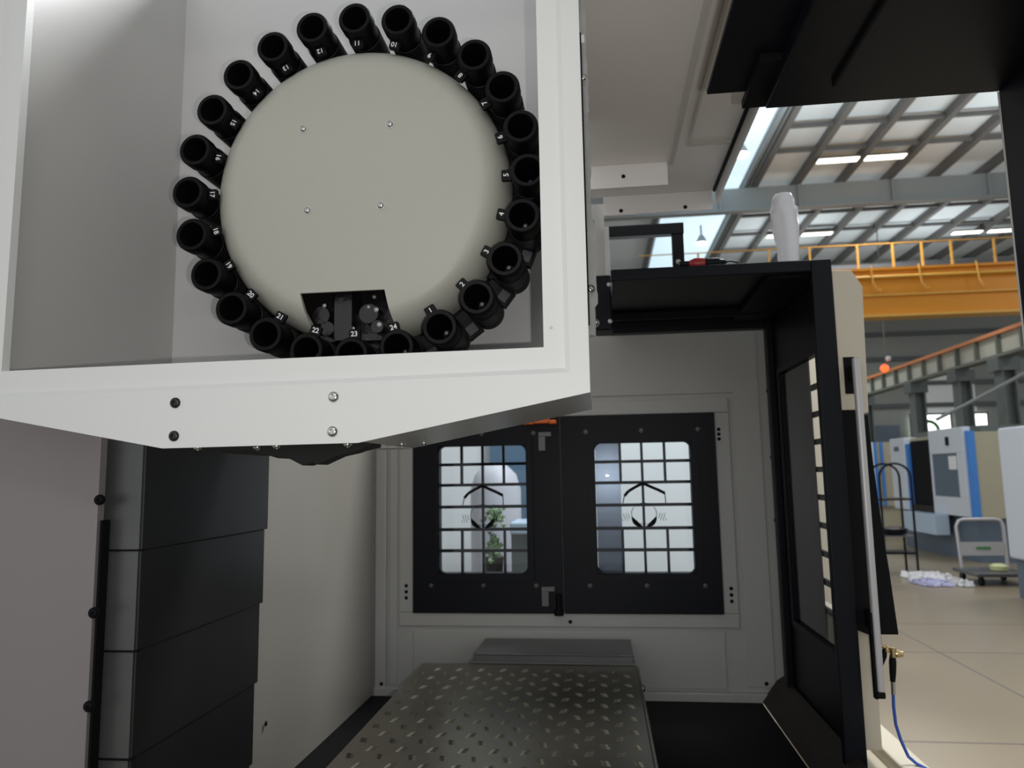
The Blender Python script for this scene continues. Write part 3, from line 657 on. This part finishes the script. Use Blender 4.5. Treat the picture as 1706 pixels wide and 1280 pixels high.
# base of the machine at the door
bs = thing('pedestal', (.75, 2.4, 0), 'cream lower machine base with ledge below the black front door', 'base')
box('ledge', BEIGE, bs, .80, .876, .9, 3.4, .83, .88, .006)
box('apron', BEIGE, bs, .716, .775, 2.30, 3.4, .90, 1.24, .004)
box('front_face', BEIGE, bs, .72, .83, .9, 3.4, 0, .84)
tk = MB(); tk.prism([(.70, .80), (.798, .80), (.798, .86), (.745, .85), (.70, .855)], 'Y', .9, 2.24); tk.build('door_track', BLACK2, bs, .003)
tk = MB(); tk.prism([(.60, .80), (.69, .80), (.69, .90), (.66, .88)], 'Y', 1.0, 3.08); tk.build('inner_track', BROWN, bs, .003)
# air line fitting and hose
af = thing('air_fitting', (.80, 2.3, 1.17), 'brass air fitting with two black valve handles beside the door handle', 'fitting')
f = MB(); f.cyl((.768, 2.28, 1.205), (.815, 2.28, 1.178), .006); f.cyl((.783, 2.28, 1.196), (.783, 2.28, 1.222), .005); f.cyl((.795, 2.28, 1.186), (.832, 2.28, 1.172), .010, 8)
f.cyl((.812, 2.265, 1.165), (.812, 2.265, 1.192), .008, 6); f.cyl((.832, 2.28, 1.172), (.842, 2.28, 1.170), .008); f.lathe([(.004, 0), (.009, .003), (.009, .014), (.004, .016)], (.822, 2.27, 1.175), (0,-1,0), 12)
f.build('brass_body', BRASS, af, .001)
MB().tube([(.795, 2.28, 1.186), (.79, 2.28, 1.165), (.775, 2.28, 1.13), (.768, 2.28, 1.115)], [.006, .008, .0065, .005]).build('valve_handle', BLACK2, af, smooth=True)
MB().tube([(.814, 2.28, 1.170), (.813, 2.28, 1.15), (.811, 2.28, 1.12), (.809, 2.28, 1.095)], [.007, .010, .009, .007]).build('valve_handle', BLACK2, af, smooth=True)
MB().cyl((.809, 2.28, 1.095), (.808, 2.28, 1.06), .006).build('hose_ferrule', CHROME, af, smooth=True)
tag(MB().tube([(.808, 2.28, 1.065), (.806, 2.28, 1.03), (.808, 2.28, .98), (.815, 2.27, .94), (.828, 2.26, .90), (.845, 2.25, .885), (.885, 2.22, .87), (.90, 2.2, .80), (.90, 2.2, .5)], .0045).build('air_hose', BLUEH, smooth=True), 'thin blue air hose hanging from the brass fitting', 'hose')

# items on the far door roof
sf = thing('square_frame', (.21, 2.9, 2.49), 'black square tube frame standing above the far door roof', 'frame')
box('top_bar', BLACK, sf, .062, .362, 2.88, 2.92, 2.645, 2.69, .002); box('upright', BLACK, sf, .315, .36, 2.885, 2.915, 2.33, 2.645, .002)
bolt(sf, (.335, 2.885, 2.53), (0,-1,0), .008)
pg = thing('cable_plug', (.36, 2.3, 2.335), 'red and black cable plug lying on the far door roof', 'plug')
PY, PZ = 2.30, 2.353
a = MB(); a.cyl((.27, PY, PZ), (.31, PY, PZ), .009, 14); a.build('black_boot', BLACK, pg, smooth=True)
a = MB(); a.lathe([(.008, 0), (.013, .01), (.017, .02), (.016, .05), (.010, .055)], (.298, PY, PZ), (1,0,0), 18); a.build('red_body', RED, pg, smooth=True)
a = MB(); a.lathe([(.012, 0), (.016, .005), (.016, .045), (.011, .05), (.010, .062), (.004, .07)], (.346, PY, PZ), (1,0,0), 18); a.build('black_body', BLACK, pg, smooth=True)
a = MB(); a.tube([(.412, PY, PZ), (.43, PY, PZ+.003), (.45, PY, PZ-.004), (.458, PY, PZ-.018)], .003); a.build('wire', BLACK, pg, smooth=True)
st = MB(); rnd = random.Random(9); rings = []; n = 20
prof = [(.034, 0), (.034, .03), (.036, .08), (.040, .14), (.041, .18), (.040, .205), (.034, .215), (.035, .235), (.027, .252), (.010, .258)]
for r, h in prof: rings.append([st.bm.verts.new((.617+.003*math.sin(h*20)+r*(1+rnd.uniform(-.09, .09))*math.cos(2*PI*k/n), 2.36+r*math.sin(2*PI*k/n), 2.331+h)) for k in range(n)])
for a, b in zip(rings, rings[1:]):
    for k in range(n): st.bm.faces.new((a[k], a[(k+1) % n], b[(k+1) % n], b[k]))
st.bm.faces.new(rings[-1])
tag(st.build('wrapped_signal_tower', WRAP, smooth=True), 'signal tower wrapped in white plastic standing on the black door roof', 'signal tower')

# ------------------------------------------------------------------ roof sheets of the enclosure
er = thing('enclosure_roof', (.2, 2, 2.6), 'off-white stepped roof panels of the enclosure above the doors', 'roof panel')
RM = mat('roof_panel_paint', (0.80, 0.765, 0.74), 0.45, noise=0.04, scale=2)
box('lower_roof_sheet', RM, er, -.03, .238, .5, 2.2, 2.65, 2.66); box('lower_roof_lip', RM, er, -.01, .235, 2.19, 2.2, 2.575, 2.65, .002)
box('upper_roof_sheet', RM, er, .0, .46, .5, 2.72, 2.75, 2.76); box('upper_roof_lip', RM, er, .045, .45, 2.71, 2.72, 2.675, 2.75, .002)
box('edge_strip', WHITE2, er, .462, .472, .5, 2.73, 2.70, 2.765, .002); box('edge_gap', BLACK2, er, .452, .461, .5, 2.7, 2.74, 2.749)
box('sheet_flange', WHITE2, er, .238, .255, .5, 2.2, 2.64, 2.75, .002)
box('joint_strip', WHITE2, er, .31, .318, .5, 2.3, 2.742, 2.75); box('joint_strip', WHITE2, er, .318, .45, 2.29, 2.3, 2.742, 2.75)
for (x, z) in ((.11, 2.71-.0), (.35, 2.71)): bolt(er, (x, 2.71, z-.02), (0,-1,0), .006, BLACK2)
bolt(er, (.10, 2.19, 2.61), (0,-1,0), .005, BLACK2)
cp = thing('corner_post', (.02, 2.75, 2.3), 'grey enclosure corner post behind the white frame side', 'post')
box('grey_panel', GREYP, cp, -.06, .045, 2.76, 2.8, 2.3, 2.74); box('white_edge', WHITE2, cp, .045, .062, 2.74, 2.8, 2.33, 2.64, .002)
# near leaf of the front door
nd = thing('near_front_door', (.6, 1.0, .9), 'near black front door leaf with roof panel at the top right', 'door')
box('roof_panel', BLACK, nd, .326, .73, -.3, 1.33, 2.366, 2.40, .002)
box('roof_left_strip', BLACK, nd, .221, .345, -.3, 1.33, 2.402, 2.412, .002)
box('roof_rear_strip', BLACK2, nd, .29, .34, 1.2, 1.36, 2.385, 2.40)
box('side_panel', BLACK, nd, .73, .79, -.3, 1.33, .85, 2.40, .003)
box('rim_edge', WHITE2, nd, .7285, .731, 1.328, 1.331, .85, 2.366)
box('inner_rib', BLACK2, nd, .42, .425, -.2, 1.25, 2.357, 2.366)
